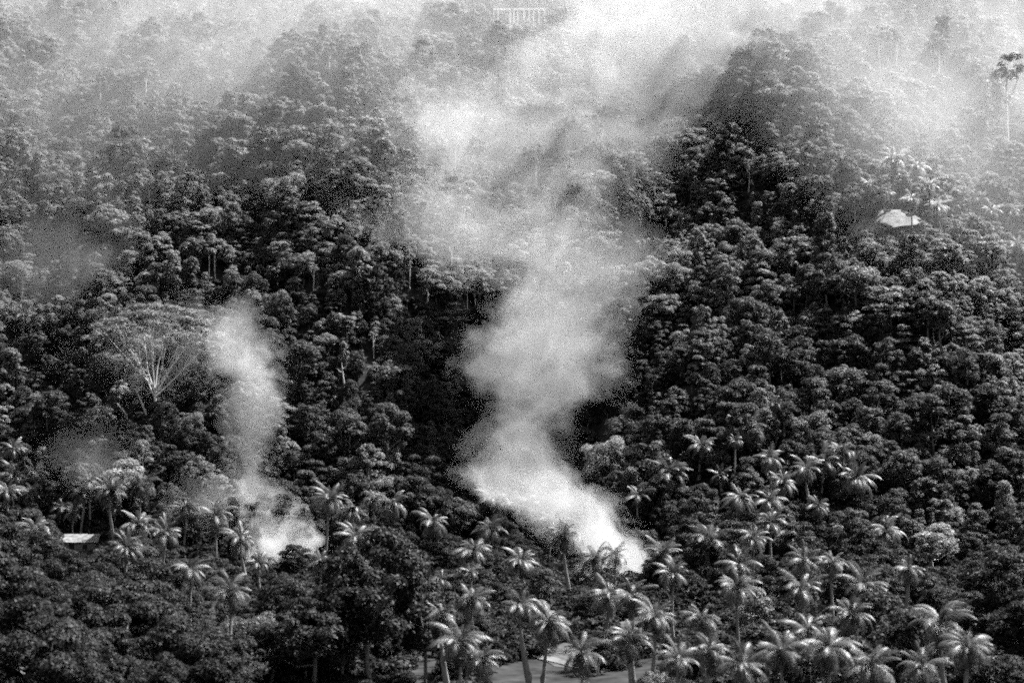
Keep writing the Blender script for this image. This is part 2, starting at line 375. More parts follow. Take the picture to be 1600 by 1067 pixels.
# crown u, crown v, crown width px, trunk foot v (0: hidden), crown openness, zone
PALMS = [
 (140,752,48,838,.95,'A'),(172,768,52,868,1.0,'A'),(221,756,56,0,1.05,'A'),(47,770,44,0,1,'A'),(22,742,46,0,.8,'A'),(54,736,42,0,.8,'A'),(12,768,44,0,1,'A'),
 (96,793,36,838,1,'A'),(114,800,38,843,1,'A'),(130,770,36,840,1,'A'),(214,820,56,0,.7,'A'),(54,826,52,0,.75,'A'),(198,856,52,0,.75,'A'),(180,790,38,832,1,'A'),
 (290,796,46,0,.8,'B'),(337,803,58,888,1.1,'B'),(377,842,60,0,1.05,'B'),(258,834,56,0,.9,'B'),(297,890,60,0,1.1,'B'),(359,925,76,0,1.15,'B'),(405,880,44,0,.7,'B'),(20,700,40,0,.8,'A'),
 (514,781,62,890,1.0,'C'),(550,800,50,0,1,'C'),(556,838,60,0,.95,'C'),(612,786,62,858,1.1,'C'),(584,780,40,0,.9,'C'),(675,814,58,905,1.1,'C'),(500,880,44,0,.8,'C'),
 (740,860,62,0,1.1,'C'),(765,826,54,0,1,'C'),(814,876,58,932,1.1,'C'),(736,894,36,0,1,'C'),(690,905,36,0,.7,'C'),(774,780,58,0,1.05,'D'),(817,794,60,0,1.05,'D'),
 (882,838,56,948,1.0,'D'),(862,815,50,894,1,'D'),(930,872,62,935,1.05,'D'),(960,866,56,0,1.05,'D'),(738,938,62,0,1.1,'E'),(814,945,64,0,1.05,'E'),(857,972,84,1075,1.1,'E'),
 (908,1020,86,0,1.1,'E'),(718,1000,86,0,1.15,'E'),(750,1030,70,0,1.0,'E'),(690,960,56,0,.95,'E'),(952,930,70,0,1.15,'F'),(988,930,66,0,1.1,'F'),(1022,962,76,0,1.1,'F'),(984,1000,70,0,1.15,'F'),
 (1172,668,64,730,1.0,'G'),(1096,696,50,760,1.05,'G'),(1148,688,26,0,.8,'G'),(1046,740,62,0,1.0,'G'),(996,774,48,0,.95,'G'),(1126,742,42,790,1.05,'G'),(1156,778,58,0,1.05,'G'),(1204,716,52,0,1.0,'G'),
 (1222,754,52,0,1.0,'G'),(1202,782,54,0,1.05,'G'),(1260,732,52,0,1.05,'G'),(1288,722,58,790,1.05,'G'),(1278,790,48,840,1.05,'G'),(1316,705,48,0,.9,'G'),(1338,748,64,810,1.05,'G'),(1385,830,58,0,.95,'G'),
 (1108,842,64,940,1.1,'H'),(1236,836,58,0,.95,'H'),(1176,842,50,0,.95,'H'),(1204,816,50,0,1.0,'H'),(1156,882,68,0,1.05,'H'),(1036,862,60,0,1.0,'H'),(1050,896,54,0,1.0,'H'),(1256,874,64,0,1.05,'H'),
 (1152,918,68,0,1.0,'H'),(1096,966,66,0,1.1,'H'),(1108,1014,70,0,1.1,'H'),(1252,918,70,0,1.05,'H'),(1350,916,80,0,1.05,'H'),(1300,880,56,0,1,'H'),(1060,1030,66,0,1.05,'H'),(1420,890,50,0,1,'H'),
 (1220,1018,88,0,1.1,'I'),(1262,986,82,0,1.05,'I'),(1296,1010,92,0,1.1,'I'),(1470,972,100,0,1.1,'I'),(1512,1010,84,0,1.1,'I'),(1160,1040,80,0,1.05,'I'),(1362,1040,90,0,1.0,'I'),(1330,960,70,0,1,'I'),(1440,1040,80,0,1.05,'I'),
 (1360,289,34,334,1,'J'),(1381,301,30,337,1,'J'),(1396,249,48,322,.85,'J'),(1424,311,38,365,1,'J'),(1465,322,38,372,1,'J'),(1432,260,42,0,.95,'J'),(1452,290,36,0,.95,'J'),(1531,311,42,347,1,'J'),
 (1550,330,36,0,1,'J'),(1589,384,36,420,.9,'J'),(1574,330,32,366,1,'J'),(1490,300,34,0,1,'J'),(37,492,40,543,1.15,'K'),(1212,630,30,0,.8,'G'),
]
ZN = {'A': 'in the smoky grove above the long tin-roofed hut', 'B': 'silhouetted against the foot of the thin smoke column', 'C': 'between the two smoke columns behind the big dark tree',
      'D': 'veiled by the foot of the thick smoke column', 'E': 'beside the bare dirt path below the thick smoke', 'F': 'at the ground where the thick smoke starts',
      'G': 'on the dark slope beyond the thick smoke', 'H': 'in the dense grove downslope of the thick smoke', 'I': 'in the low grove below the dense palm slope',
      'J': 'around the bare knoll high on the hazy hill', 'K': 'alone in the hazy dark slope far from other palms'}
ORD = ['first', 'second', 'third', 'fourth', 'fifth', 'sixth', 'seventh', 'eighth', 'ninth', 'tenth', 'eleventh', 'twelfth', 'thirteenth', 'fourteenth', 'fifteenth', 'sixteenth', 'seventeenth', 'eighteenth', 'nineteenth', 'twentieth', 'twenty-first', 'twenty-second', 'twenty-third', 'twenty-fourth', 'twenty-fifth', 'twenty-sixth', 'twenty-seventh', 'twenty-eighth', 'twenty-ninth', 'thirtieth', 'thirty-first', 'thirty-second']
palm_boxes = []
zone_sorted = {z: sorted([p for p in PALMS if p[5] == z], key=lambda p: p[1]) for z in ZN}
prng = random.Random(11)
for i, (u, v, dia, base, opn, zone) in enumerate(PALMS):
    if base:
        g = place(u, base); top = at(u, v, g.y); H = max(4.0, top.z - g.z)
    else:
        H = 7.5 + 3.5 * prng.random(); g = place(u, v, H); top = at(u, v, g.y); H = top.z - g.z
        if H < 4: H = 4.0
    Lf = dia * g.y / F_PX * .5 * 1.22
    bo, tm = PT[i % 5]
    k = zone_sorted[zone].index((u, v, dia, base, opn, zone))
    form = 'bare-stemmed' if base else 'full-crowned'
    if opn < .85: form = 'upright-fronded'
    elif opn > 1.08: form = 'drooping'
    lab = ('%s palm, %s highest %s' % (form, ORD[k], ZN[zone])).replace('first highest', 'highest')
    if zone == 'K': lab = 'lone drooping pale-stemmed palm ' + ZN['K'].replace('alone ', '')
    root = thing('coconut_palm', lab, 'palm', (top.x, g.y, float(ground(top.x, g.y))), 0, group='coconut palms ' + ZN[zone])
    link('trunk', tm, root, (0, 0, -.3), (0, 0, 0), (1, 1, H + .3))
    if dia >= 44 and zone != 'J':
        lean = Matrix.Rotation(prng.gauss(0, .16), 3, 'X') @ Matrix.Rotation(prng.gauss(.05, .16), 3, 'Y'); droop = opn * prng.uniform(.85, 1.12)
        for kk, az, tl, l in frond_set(900 + i, prng.randint(26, 38), droop):
            link('frond', FRM[kk], root, (0, 0, H), (lean @ Matrix.Rotation(az, 3, 'Z') @ Matrix.Rotation(tl, 3, 'Y')).to_euler(), (Lf * l,) * 3)
        link('coconut_bunch', NUT, root, (0, 0, H), (0, 0, i), (1, 1, 1))
    else:
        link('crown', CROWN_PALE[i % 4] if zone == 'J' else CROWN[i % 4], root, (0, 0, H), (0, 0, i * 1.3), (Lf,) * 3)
    vb = base if base else v + dia * .75
    kb_ = .42 if zone in 'ABCD' else .3; palm_boxes.append((u - dia * kb_, v - dia * .42, u + dia * kb_, v + dia * (.35 if zone in 'ABCD' else .15), g.y))
    if base: palm_boxes.append((u - 5, v, u + 5, base - 6, g.y))

# ------------------------------------------------------------------ broadleaf tree prototypes
PROTO = []      # (style, crown mesh, trunk mesh, crown radius, crown centre z, height)
def proto(seed, style, W, H, z0, nl, lr, nleaf, leaf, flat, leafmat, barkmat, rad=.24, nlimb=6):
    C, Rr, V, Fq, tone = lobes_crown(seed, W, H, z0, nl, lr, nleaf, leaf, flat, style)
    cm = make_mesh('crown', V, Fq, [leafmat], tone=tone)
    tv, tf = trunk_mesh(seed, z0, z0 + H, C, rad, nlimb)
    tm = make_mesh('trunk', tv, tf, [barkmat], smooth=True)
    PROTO.append((style, cm, tm, W / 2, z0 + H * .55, z0 + H)); return len(PROTO) - 1
for k in range(8): proto(10 + k, 'round', 6.0 + .8 * (k % 3), 5.6 + .7 * (k % 4), 2.4, 34 + 6 * (k % 3), (.72, .86, 1.0)[k % 3], 8000, .30, .9, M['leaf'], M['bark'], rad=.2)
for k in range(4): proto(30 + k, 'layer', 6.4 + .8 * (k % 2), 5.2 + .7 * (k % 3), 2.8, 38, .78, 6500, .30, .62, M['leaf'], M['bark'], rad=.2)
for k in range(4): proto(50 + k, 'tall', 4.6 + .6 * (k % 2), 7.0 + (k % 3), 2.4, 34, .72, 6500, .30, 1.0, M['leaf'], M['bark'], rad=.18)
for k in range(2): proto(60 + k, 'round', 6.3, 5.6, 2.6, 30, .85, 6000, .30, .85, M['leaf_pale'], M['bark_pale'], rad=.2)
BIG = [proto(70 + k, 'round', 10, 8.5, 4.0, 34, 1.35, 15000, .36, .75, M['leaf_dark'], M['bark'], rad=.3, nlimb=10) for k in range(3)]
TALLPALE = [proto(80 + k, 'round', 4.6 + k * .5, 4.2, 10.0, 12, .95, 2000, .38, .8, M['leaf_pale'], M['bark_pale'], rad=.26, nlimb=6) for k in range(3)]
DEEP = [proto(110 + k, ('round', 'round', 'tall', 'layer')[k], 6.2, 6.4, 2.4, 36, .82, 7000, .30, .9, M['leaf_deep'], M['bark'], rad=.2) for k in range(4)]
FORM = {'round': 'round lobed', 'layer': 'flat layered', 'tall': 'narrow upright', 'umbrella': 'umbrella-shaped'}
# bushes
BUSH = []
for k in range(6):
    C, Rr, V, Fq, tone = lobes_crown(200 + k, 3.4, 2.6, -.3, 8, .85, 1500, .36, .8, 'round')
    BUSH.append(make_mesh('bush', V, Fq, [M['bush']], tone=tone))

# hand-placed special trees -------------------------------------------------
special_boxes = []
def special(name, pi, u, v_top, v_base, label, cat='tree', wide=1.0, rot=0, bury=0):
    g = place(u, v_base); st, cm, tm, cr, cz, ht = PROTO[pi]
    sc_ = (at(u, v_top, g.y).z - g.z) / ht
    t = thing(name, label, cat, (at(u, v_base, g.y).x, g.y, g.z), rot, (sc_ * wide, sc_ * wide, sc_))
    link('trunk', tm, t); link('crown', cm, t)
    w = cr * sc_ * wide * F_PX / g.y
    special_boxes.append((u - w, v_top, u + w, v_base, g.y))
    return t, g, sc_
special('big_broadleaf_tree', BIG[0], 585, 846, 1092, 'big dark broadleaf tree with fine glossy leaves and bare forked boughs', wide=.95)
special('broadleaf_tree', BIG[1], 664, 905, 1085, 'dark broadleaf tree leaning over the small pale tin roof', wide=.72)
special('broadleaf_tree', BIG[2], 480, 935, 1100, 'dark low broadleaf tree filling the frame edge beside the big dark tree', wide=1.1)
special('small_dark_tree', BIG[1], 460, 851, 905, 'small black dome-shaped tree standing out against the white smoke', wide=1.15)
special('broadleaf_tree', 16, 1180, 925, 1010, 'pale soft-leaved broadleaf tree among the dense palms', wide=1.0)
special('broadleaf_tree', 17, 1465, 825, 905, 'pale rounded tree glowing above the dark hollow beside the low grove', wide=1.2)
PALE = [(228,112,153),(158,120,172),(243,152,205),(321,130,163),(381,72,116),(468,100,160),(516,72,122),(462,162,205),(375,70,118),(839,230,292),(709,222,260),(781,262,290),(1376,48,116),(1397,52,114),(1465,60,130),
        (1576,92,232),(1310,62,92),(705,372,428),(640,396,450),(730,440,478),(584,520,556),(326,388,432),(337,390,431),(435,420,460),(489,416,458),(310,235,262),(235,285,320),(1170,255,295),(1225,560,610),(36,430,470)]
pale_rank = sorted(PALE, key=lambda p: p[2])
for i, p in enumerate(PALE):
    t, g, sc_ = special('pale_trunk_tree', TALLPALE[i % 3], p[0], p[1] - 6, p[2] + 4, 'slender pale-stemmed tree with a small crown, %s of its kind down from the ridge' % ORD[pale_rank.index(p)], wide=.85, rot=i * 1.9)
    t['group'] = 'slender pale-stemmed trees on the hillside'
# the umbrella-shaped tree with its bare spreading limbs
g = place(242, 656); sp = g.y / F_PX
C, Rr, V, Fq, tone = lobes_crown(91, 215 * sp, 8.5, (656 - 538) * sp, 64, 1.9, 22000, .36, .5, 'umbrella')
t = thing('umbrella_tree', 'wide umbrella-shaped tree with bare fanned limbs under a thin smoky crown', 'tree', (at(242, 656, g.y).x, g.y, g.z))
link('crown', make_mesh('crown', V, Fq, [M['leaf']], tone=tone), t)
fk = np.array([0, 0, (656 - 606) * sp]); parts = [tube([(.3, 0, -1.2), (.1, 0, 2), fk], [.34, .27, .22], 8)]
for j, (du, vv, dy) in enumerate(((-52, 536, -1), (-40, 525, 1.5), (-28, 548, -2), (-8, 515, 1), (0, 512, -1.2), (12, 520, 2), (34, 535, -2), (42, 530, 1), (62, 545, 0), (-20, 520, 3), (22, 512, -3))):
    e = np.array([du * 1.25 * sp, dy * 1.6, (656 - vv) * sp]); s_ = fk * (.55 + .45 * random.Random(j).random())
    parts.append(tube([s_, (s_ * .55 + e * .45) + np.array([random.Random(j + 9).uniform(-.8, .8), 0, random.Random(j + 19).uniform(-.8, .3)]), e], [.17, .12, .04], 5))
    for q in (-1, 1):
        e2 = e + np.array([q * 1.5, random.Random(j + 50 * q).uniform(-1, 1), 1.6]); m2 = s_ * .45 + e * .55
        parts.append(tube([m2, (m2 + e2) / 2, e2], [.075, .05, .02], 4))
V, Fq = join(parts); link('trunk', make_mesh('trunk', V, Fq, [M['bark_mid']], smooth=True), t)
special_boxes.append((150, 480, 335, 640, g.y))
# bare snags and leaning stems
def snag(u0, v0, u1, v1, label, branches=((.75, -1.2), (.85, .9))):
    g = place(u0, v0); b = at(u0, v0, g.y); e = at(u1, v1, g.y)
    t = thing('dead_snag', label, 'dead tree', (b.x, g.y, g.z)); e = np.array([e.x - b.x, .2, e.z - g.z])
    k = np.linspace(0, 1, 5)[:, None]; pts = k * e + np.column_stack([.15 * np.sin(k[:, 0] * 5), .1 * np.sin(k[:, 0] * 4), 0 * k[:, 0]]); pts[0, 2] -= .6
    parts = [tube(pts, [.3, .25, .2, .15, .05], 6)]; V, Fq = join(parts); link('trunk', make_mesh('trunk', V, Fq, [M['bark_mid']], smooth=True), t)
    for f, w in branches:
        s_ = e * f; V, Fq = join([tube([s_, s_ + np.array([w * .6, .1, .35]), s_ + np.array([w, .2, 1.0])], [.1, .07, .02], 5)])
        link('branch', make_mesh('branch', V, Fq, [M['bark_mid']], smooth=True), t)
    special_boxes.append((min(u0, u1) - 6, v1, max(u0, u1) + 6, v0, g.y))
snag(539, 634, 535, 566, 'upright bare white snag on the dark slope between the smoke columns')
snag(232, 662, 213, 606, 'leaning bare stem just below the umbrella-shaped tree', ((.5, .5),))
snag(200, 655, 184, 630, 'short leaning bare stem below the smoky umbrella crown', ((.6, -.5),))
snag(168, 620, 153, 592, 'leaning bare stem at the dark outer edge of the umbrella crown', ((.6, .6),))

# ------------------------------------------------------------------ the forest on the hill
rng = np.random.default_rng(5)
def scatter(step, y0, y1, jit=.42, margin=1.14):
    out = []
    for j, y in enumerate(np.arange(y0, y1, step * .87)):
        hw = y * .2694 * margin + 14
        x = np.arange(-hw, hw, step) + (step / 2 if j % 2 else 0)
        out.append(np.column_stack([x + rng.uniform(-jit, jit, len(x)) * step, y + rng.uniform(-jit, jit, len(x)) * step]))
    return np.vstack(out)
def in_clear(x, y, pad=0):
    m = np.zeros(len(x), bool)
    for cx, cy_, rx, ry in clear_xy: m |= ((x - cx) / (rx + pad)) ** 2 + ((y - cy_) / (ry + pad)) ** 2 < 1
    return m
XY = scatter(3.0, 150, 690); X, Y = XY[:, 0], XY[:, 1]; Z = ground(X, Y); S = Y - foot(X, Y)
keep = (S > -6) | (rng.random(len(X)) < np.where((X < -18) & (Y < 225), .7, .22))
keep &= ~in_clear(X, Y, 2.0)
keep &= ~((S < -6) & (np.abs(X + 55) > 45) & (Y < 215) & (rng.random(len(X)) < .5))
X, Y, Z, S = X[keep], Y[keep], Z[keep], S[keep]
n = len(X)
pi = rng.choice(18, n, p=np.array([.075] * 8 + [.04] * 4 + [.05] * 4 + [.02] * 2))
pi = np.where((rng.random(n) < .6 * sstep(X, 45, 90) * sstep(Z, -8, 20) + .2 * sstep(Z, 55, 100)), rng.integers(16, 18, n), pi)  # sunlit brightness put into leaf colour: more pale-leaved trees to the right and upslope
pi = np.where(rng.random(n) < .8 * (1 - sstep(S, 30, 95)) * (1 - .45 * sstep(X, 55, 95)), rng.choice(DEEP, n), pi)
pi = np.where((S < -8) & (rng.random(n) < .75), rng.choice(BIG, n), pi)
sc = np.clip(rng.lognormal(-.62, .34, n), .32, 1.25) * np.where(S < -4, rng.uniform(.75, 1.15, n), 1)
big = rng.random(n) < .05; sc[big & (S > 10)] *= 1.3
wide = rng.uniform(.85, 1.2, n); rz = rng.uniform(0, 6.28, n)
cr = np.array([PROTO[k][3] for k in pi]) * sc * wide; cz = Z + np.array([PROTO[k][4] for k in pi]) * sc; top = Z + np.array([PROTO[k][5] for k in pi]) * sc
U, V_ = project(X, Y, cz); RP = cr * F_PX / Y; _, VT = project(X, Y, top)
hide = np.zeros(n, bool); yA0 = place(445, 895).y + 14; yB0 = place(958, 915).y + 16
for (u0, v0, u1, v1, yy) in palm_boxes + special_boxes + [(890, 790, 1005, 915, yB0), (385, 780, 490, 905, yA0), (300, 850, 350, 885, yA0), (772, 12, 853, 36, 900), (128, 836, 152, 850, 900), (652, 992, 682, 1014, 900), (1338, 330, 1432, 362, 900), (815, 975, 870, 1035, 900), (1000, 960, 1040, 1035, 900), (935, 1000, 985, 1060, 900), (318, 912, 345, 940, 900), (380, 935, 395, 965, 900)]:
    yg = yy if yy < 900 else place((u0 + u1) / 2, v1).y
    hide |= (Y < yg - .5) & (U + RP * .85 > u0) & (U - RP * .85 < u1) & (VT < v1 - (v1 - v0) * .2) & (V_ + RP > v0)
for (u0, v0, u1, v1, yy) in special_boxes:      # no tree standing inside a special one
    xm = at((u0 + u1) / 2, v1, yy).x; rr = min((u1 - u0) / 2 * yy / F_PX, 4.0); hide |= (X - xm) ** 2 + (Y - yy) ** 2 < (rr * .7) ** 2
k = ~hide
X, Y, Z, S, pi, sc, wide, rz, cr, cz, U, V_, RP, VT = [a[k] for a in (X, Y, Z, S, pi, sc, wide, rz, cr, cz, U, V_, RP, VT)]
n = len(X)
# which crowns show largest: paint discs far to near into a small id buffer
BW_, BH_ = 534, 356; buf = np.full((BH_, BW_), -1, np.int32); gy, gx = np.mgrid[0:BH_, 0:BW_]
for i in np.argsort(-Y):
    u, v, r = U[i] / 3, V_[i] / 3, RP[i] / 3
    x0, x1, y0, y1 = int(max(0, u - r)), int(min(BW_, u + r + 1)), int(max(0, v - r)), int(min(BH_, v + r + 1))
    if x0 >= x1 or y0 >= y1: continue
    sub = buf[y0:y1, x0:x1]; m = (gx[y0:y1, x0:x1] - u) ** 2 + (gy[y0:y1, x0:x1] - v) ** 2 < (r * .92) ** 2; sub[m] = i
for (u0, v0, u1, v1, yy) in palm_boxes:
    sub = buf[int(max(0, v0 / 3)):int(v1 / 3), int(max(0, u0 / 3)):int(u1 / 3)]
    if sub.size: sub[Y[np.maximum(sub, 0)] > yy] = -1
cnt = np.bincount(buf[buf >= 0], minlength=n)
chosen = np.argsort(-cnt)[:300]
# labels of the single trees: counted from things one can find
LAND = [(812, 25, 'the long white house'), (1385, 345, 'the bare palm knoll'), (240, 560, 'the umbrella-shaped tree'), (537, 600, 'the upright white snag'), (460, 875, 'the small black dome tree'),
        (580, 930, 'the big dark broadleaf tree'), (112, 855, 'the long tin-roofed hut'), (668, 1000, 'the small pale tin roof'), (400, 640, 'the thin smoke column'), (850, 530, 'the widest thick smoke'),
        (860, 760, 'the neck of the thick smoke'), (960, 890, 'the foot of the thick smoke'), (430, 850, 'the foot of the thin smoke'), (1172, 668, 'the highest dark-slope palm'), (1338, 748, 'the tall slope-edge palm'),
        (1470, 970, 'the broad low-grove palm'), (1465, 860, 'the pale rounded tree'), (37, 500, 'the lone drooping palm'), (1180, 960, 'the pale soft-leaved tree'), (857, 972, 'the palm on the dirt path'), (150, 990, 'the bushy near knoll'),
        (1500, 560, 'the sunlit outer slope'), (1220, 470, 'the bright spur crowns'), (640, 690, 'the dark mid gully'), (100, 640, 'the black umbrella-tree hollow'), (1080, 560, 'the shaded smoke-side flank')]
def side(du, dv, r):
    if dv < -abs(du) * .8: return 'upslope of'
    if dv > abs(du) * .8: return 'downslope of'
    return 'beside'
groups = {}
for i in chosen:
    d = [(U[i] - a) ** 2 + ((V_[i] - b)) ** 2 for a, b, _ in LAND]; j = int(np.argmin(d))
    sd = side(U[i] - LAND[j][0], V_[i] - LAND[j][1], d[j])
    if sd == 'beside': sd = 'on sunlit side of' if U[i] > LAND[j][0] else 'on shadowed side of'
    groups.setdefault((j, sd), []).append((d[j], int(i)))
for (j, sd), lst in groups.items():
    for r, (_, i) in enumerate(sorted(lst)):
        st, cm, tm, crr, czz, ht = PROTO[pi[i]]
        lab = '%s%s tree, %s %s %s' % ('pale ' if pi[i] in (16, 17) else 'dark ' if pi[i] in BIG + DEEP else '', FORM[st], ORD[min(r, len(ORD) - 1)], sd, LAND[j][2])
        t = thing('broadleaf_tree', lab, 'tree', (X[i], Y[i], Z[i]), rz[i], (sc[i] * wide[i], sc[i] * wide[i], sc[i]), group='forest trees ' + sd + ' ' + LAND[j][2])
        link('trunk', tm, t); link('crown', cm, t)

def stuff_instances(name, label, cat, pos, idx, rot, scl, meshes):
    coll = bpy.data.collections.new(name + '_kinds')
    for k_, me in enumerate(meshes):
        o = bpy.data.objects.new('%s_kind_%02d' % (name, k_), me); coll.objects.link(o)
    me = bpy.data.meshes.new(name); me.vertices.add(len(pos)); me.vertices.foreach_set('co', np.asarray(pos, np.float32).ravel())
    for nm, ty, dat in (('idx', 'INT', np.asarray(idx, np.int32)), ('rot', 'FLOAT_VECTOR', np.column_stack([0 * rot, 0 * rot, rot]).astype(np.float32).ravel()), ('scl', 'FLOAT_VECTOR', np.asarray(scl, np.float32).ravel())):
        a = me.attributes.new(nm, ty, 'POINT'); a.data.foreach_set('vector' if ty == 'FLOAT_VECTOR' else 'value', dat)
    o = link(name, me); o['kind'] = 'stuff'; o['label'] = label; o['category'] = cat
    ng = bpy.data.node_groups.new(name + '_nodes', 'GeometryNodeTree')
    ng.interface.new_socket('Geometry', in_out='INPUT', socket_type='NodeSocketGeometry'); ng.interface.new_socket('Geometry', in_out='OUTPUT', socket_type='NodeSocketGeometry')
    N, L = ng.nodes, ng.links
    gi = N.new('NodeGroupInput'); go = N.new('NodeGroupOutput'); ip = N.new('GeometryNodeInstanceOnPoints'); ci = N.new('GeometryNodeCollectionInfo')
    ci.inputs['Collection'].default_value = coll; ci.inputs['Separate Children'].default_value = True; ci.inputs['Reset Children'].default_value = True
    ip.inputs['Pick Instance'].default_value = True
    for nm, ty, sock in (('idx', 'INT', 'Instance Index'), ('rot', 'FLOAT_VECTOR', 'Rotation'), ('scl', 'FLOAT_VECTOR', 'Scale')):
        a = N.new('GeometryNodeInputNamedAttribute'); a.data_type = ty; a.inputs['Name'].default_value = nm; L.new(a.outputs['Attribute'], ip.inputs[sock])
    L.new(gi.outputs[0], ip.inputs['Points']); L.new(ci.outputs[0], ip.inputs['Instance']); L.new(ip.outputs[0], go.inputs[0])
    md = o.modifiers.new('scatter', 'NODES'); md.node_group = ng
    return o
def merged(k):
    st, cm, tm, *_ = PROTO[k]; V = []; Fs = []; mi = []; tn = []; o = 0
    for q, me in enumerate((cm, tm)):
        v = np.empty(len(me.vertices) * 3, np.float32); me.vertices.foreach_get('co', v); f = np.empty(len(me.loops), np.int32); me.loops.foreach_get('vertex_index', f)
        tt = np.empty(len(me.polygons), np.float32); me.attributes['tone'].data.foreach_get('value', tt)
        V.append(v.reshape(-1, 3)); Fs.append(f.reshape(-1, 4) + o); o += len(v) // 3; mi += [q] * len(tt); tn.append(tt)
    return make_mesh('canopy_tree', np.vstack(V), np.vstack(Fs), [cm.materials[0], tm.materials[0]], mi, np.concatenate(tn))
rest = np.setdiff1d(np.arange(n), chosen)
stuff_instances('forest_canopy', 'unbroken mass of broadleaf trees covering the hazy hillside', 'forest', np.column_stack([X, Y, Z])[rest], pi[rest], rz[rest],
                np.column_stack([sc * wide, sc * wide, sc])[rest], [merged(k) for k in range(len(PROTO))])
# undergrowth
B = scatter(2.7, 140, 640, margin=1.08); bx, by = B[:, 0], B[:, 1]; bs = by - foot(bx, by)
kb = ((bs < 25) | (rng.random(len(bx)) < .45)) & (~in_clear(bx, by, -1.0) | (rng.random(len(bx)) < .85)) & (rng.random(len(bx)) < .9)
bx, by = bx[kb], by[kb]; bz = ground(bx, by); ssc = rng.uniform(.4, 1.15, len(bx)) * np.where(in_clear(bx, by, -.5), rng.uniform(.12, .42, len(bx)), 1)
bu, bv = project(bx, by, bz + 1.5 * ssc); hb = np.zeros(len(bx), bool)
for (u0, v0, u1, v1) in ((128, 838, 152, 850), (652, 992, 682, 1012), (820, 975, 870, 1030), (1000, 970, 1035, 1030), (938, 1000, 985, 1055), (318, 912, 345, 940), (380, 935, 395, 965), (775, 1005, 905, 1045)):
    yg = place((u0 + u1) / 2, v1).y; hb |= (bu > u0 - 14) & (bu < u1 + 14) & (bv > v0 - 20) & (by < yg + 2)
bx, by, bz, ssc = bx[~hb], by[~hb], bz[~hb], ssc[~hb]
stuff_instances('undergrowth', 'dark tangled bushes covering the valley floor', 'undergrowth', np.column_stack([bx, by, bz]), rng.integers(0, 6, len(bx)), rng.uniform(0, 6.28, len(bx)),
                np.column_stack([ssc * 1.2, ssc * 1.2, ssc]), BUSH)

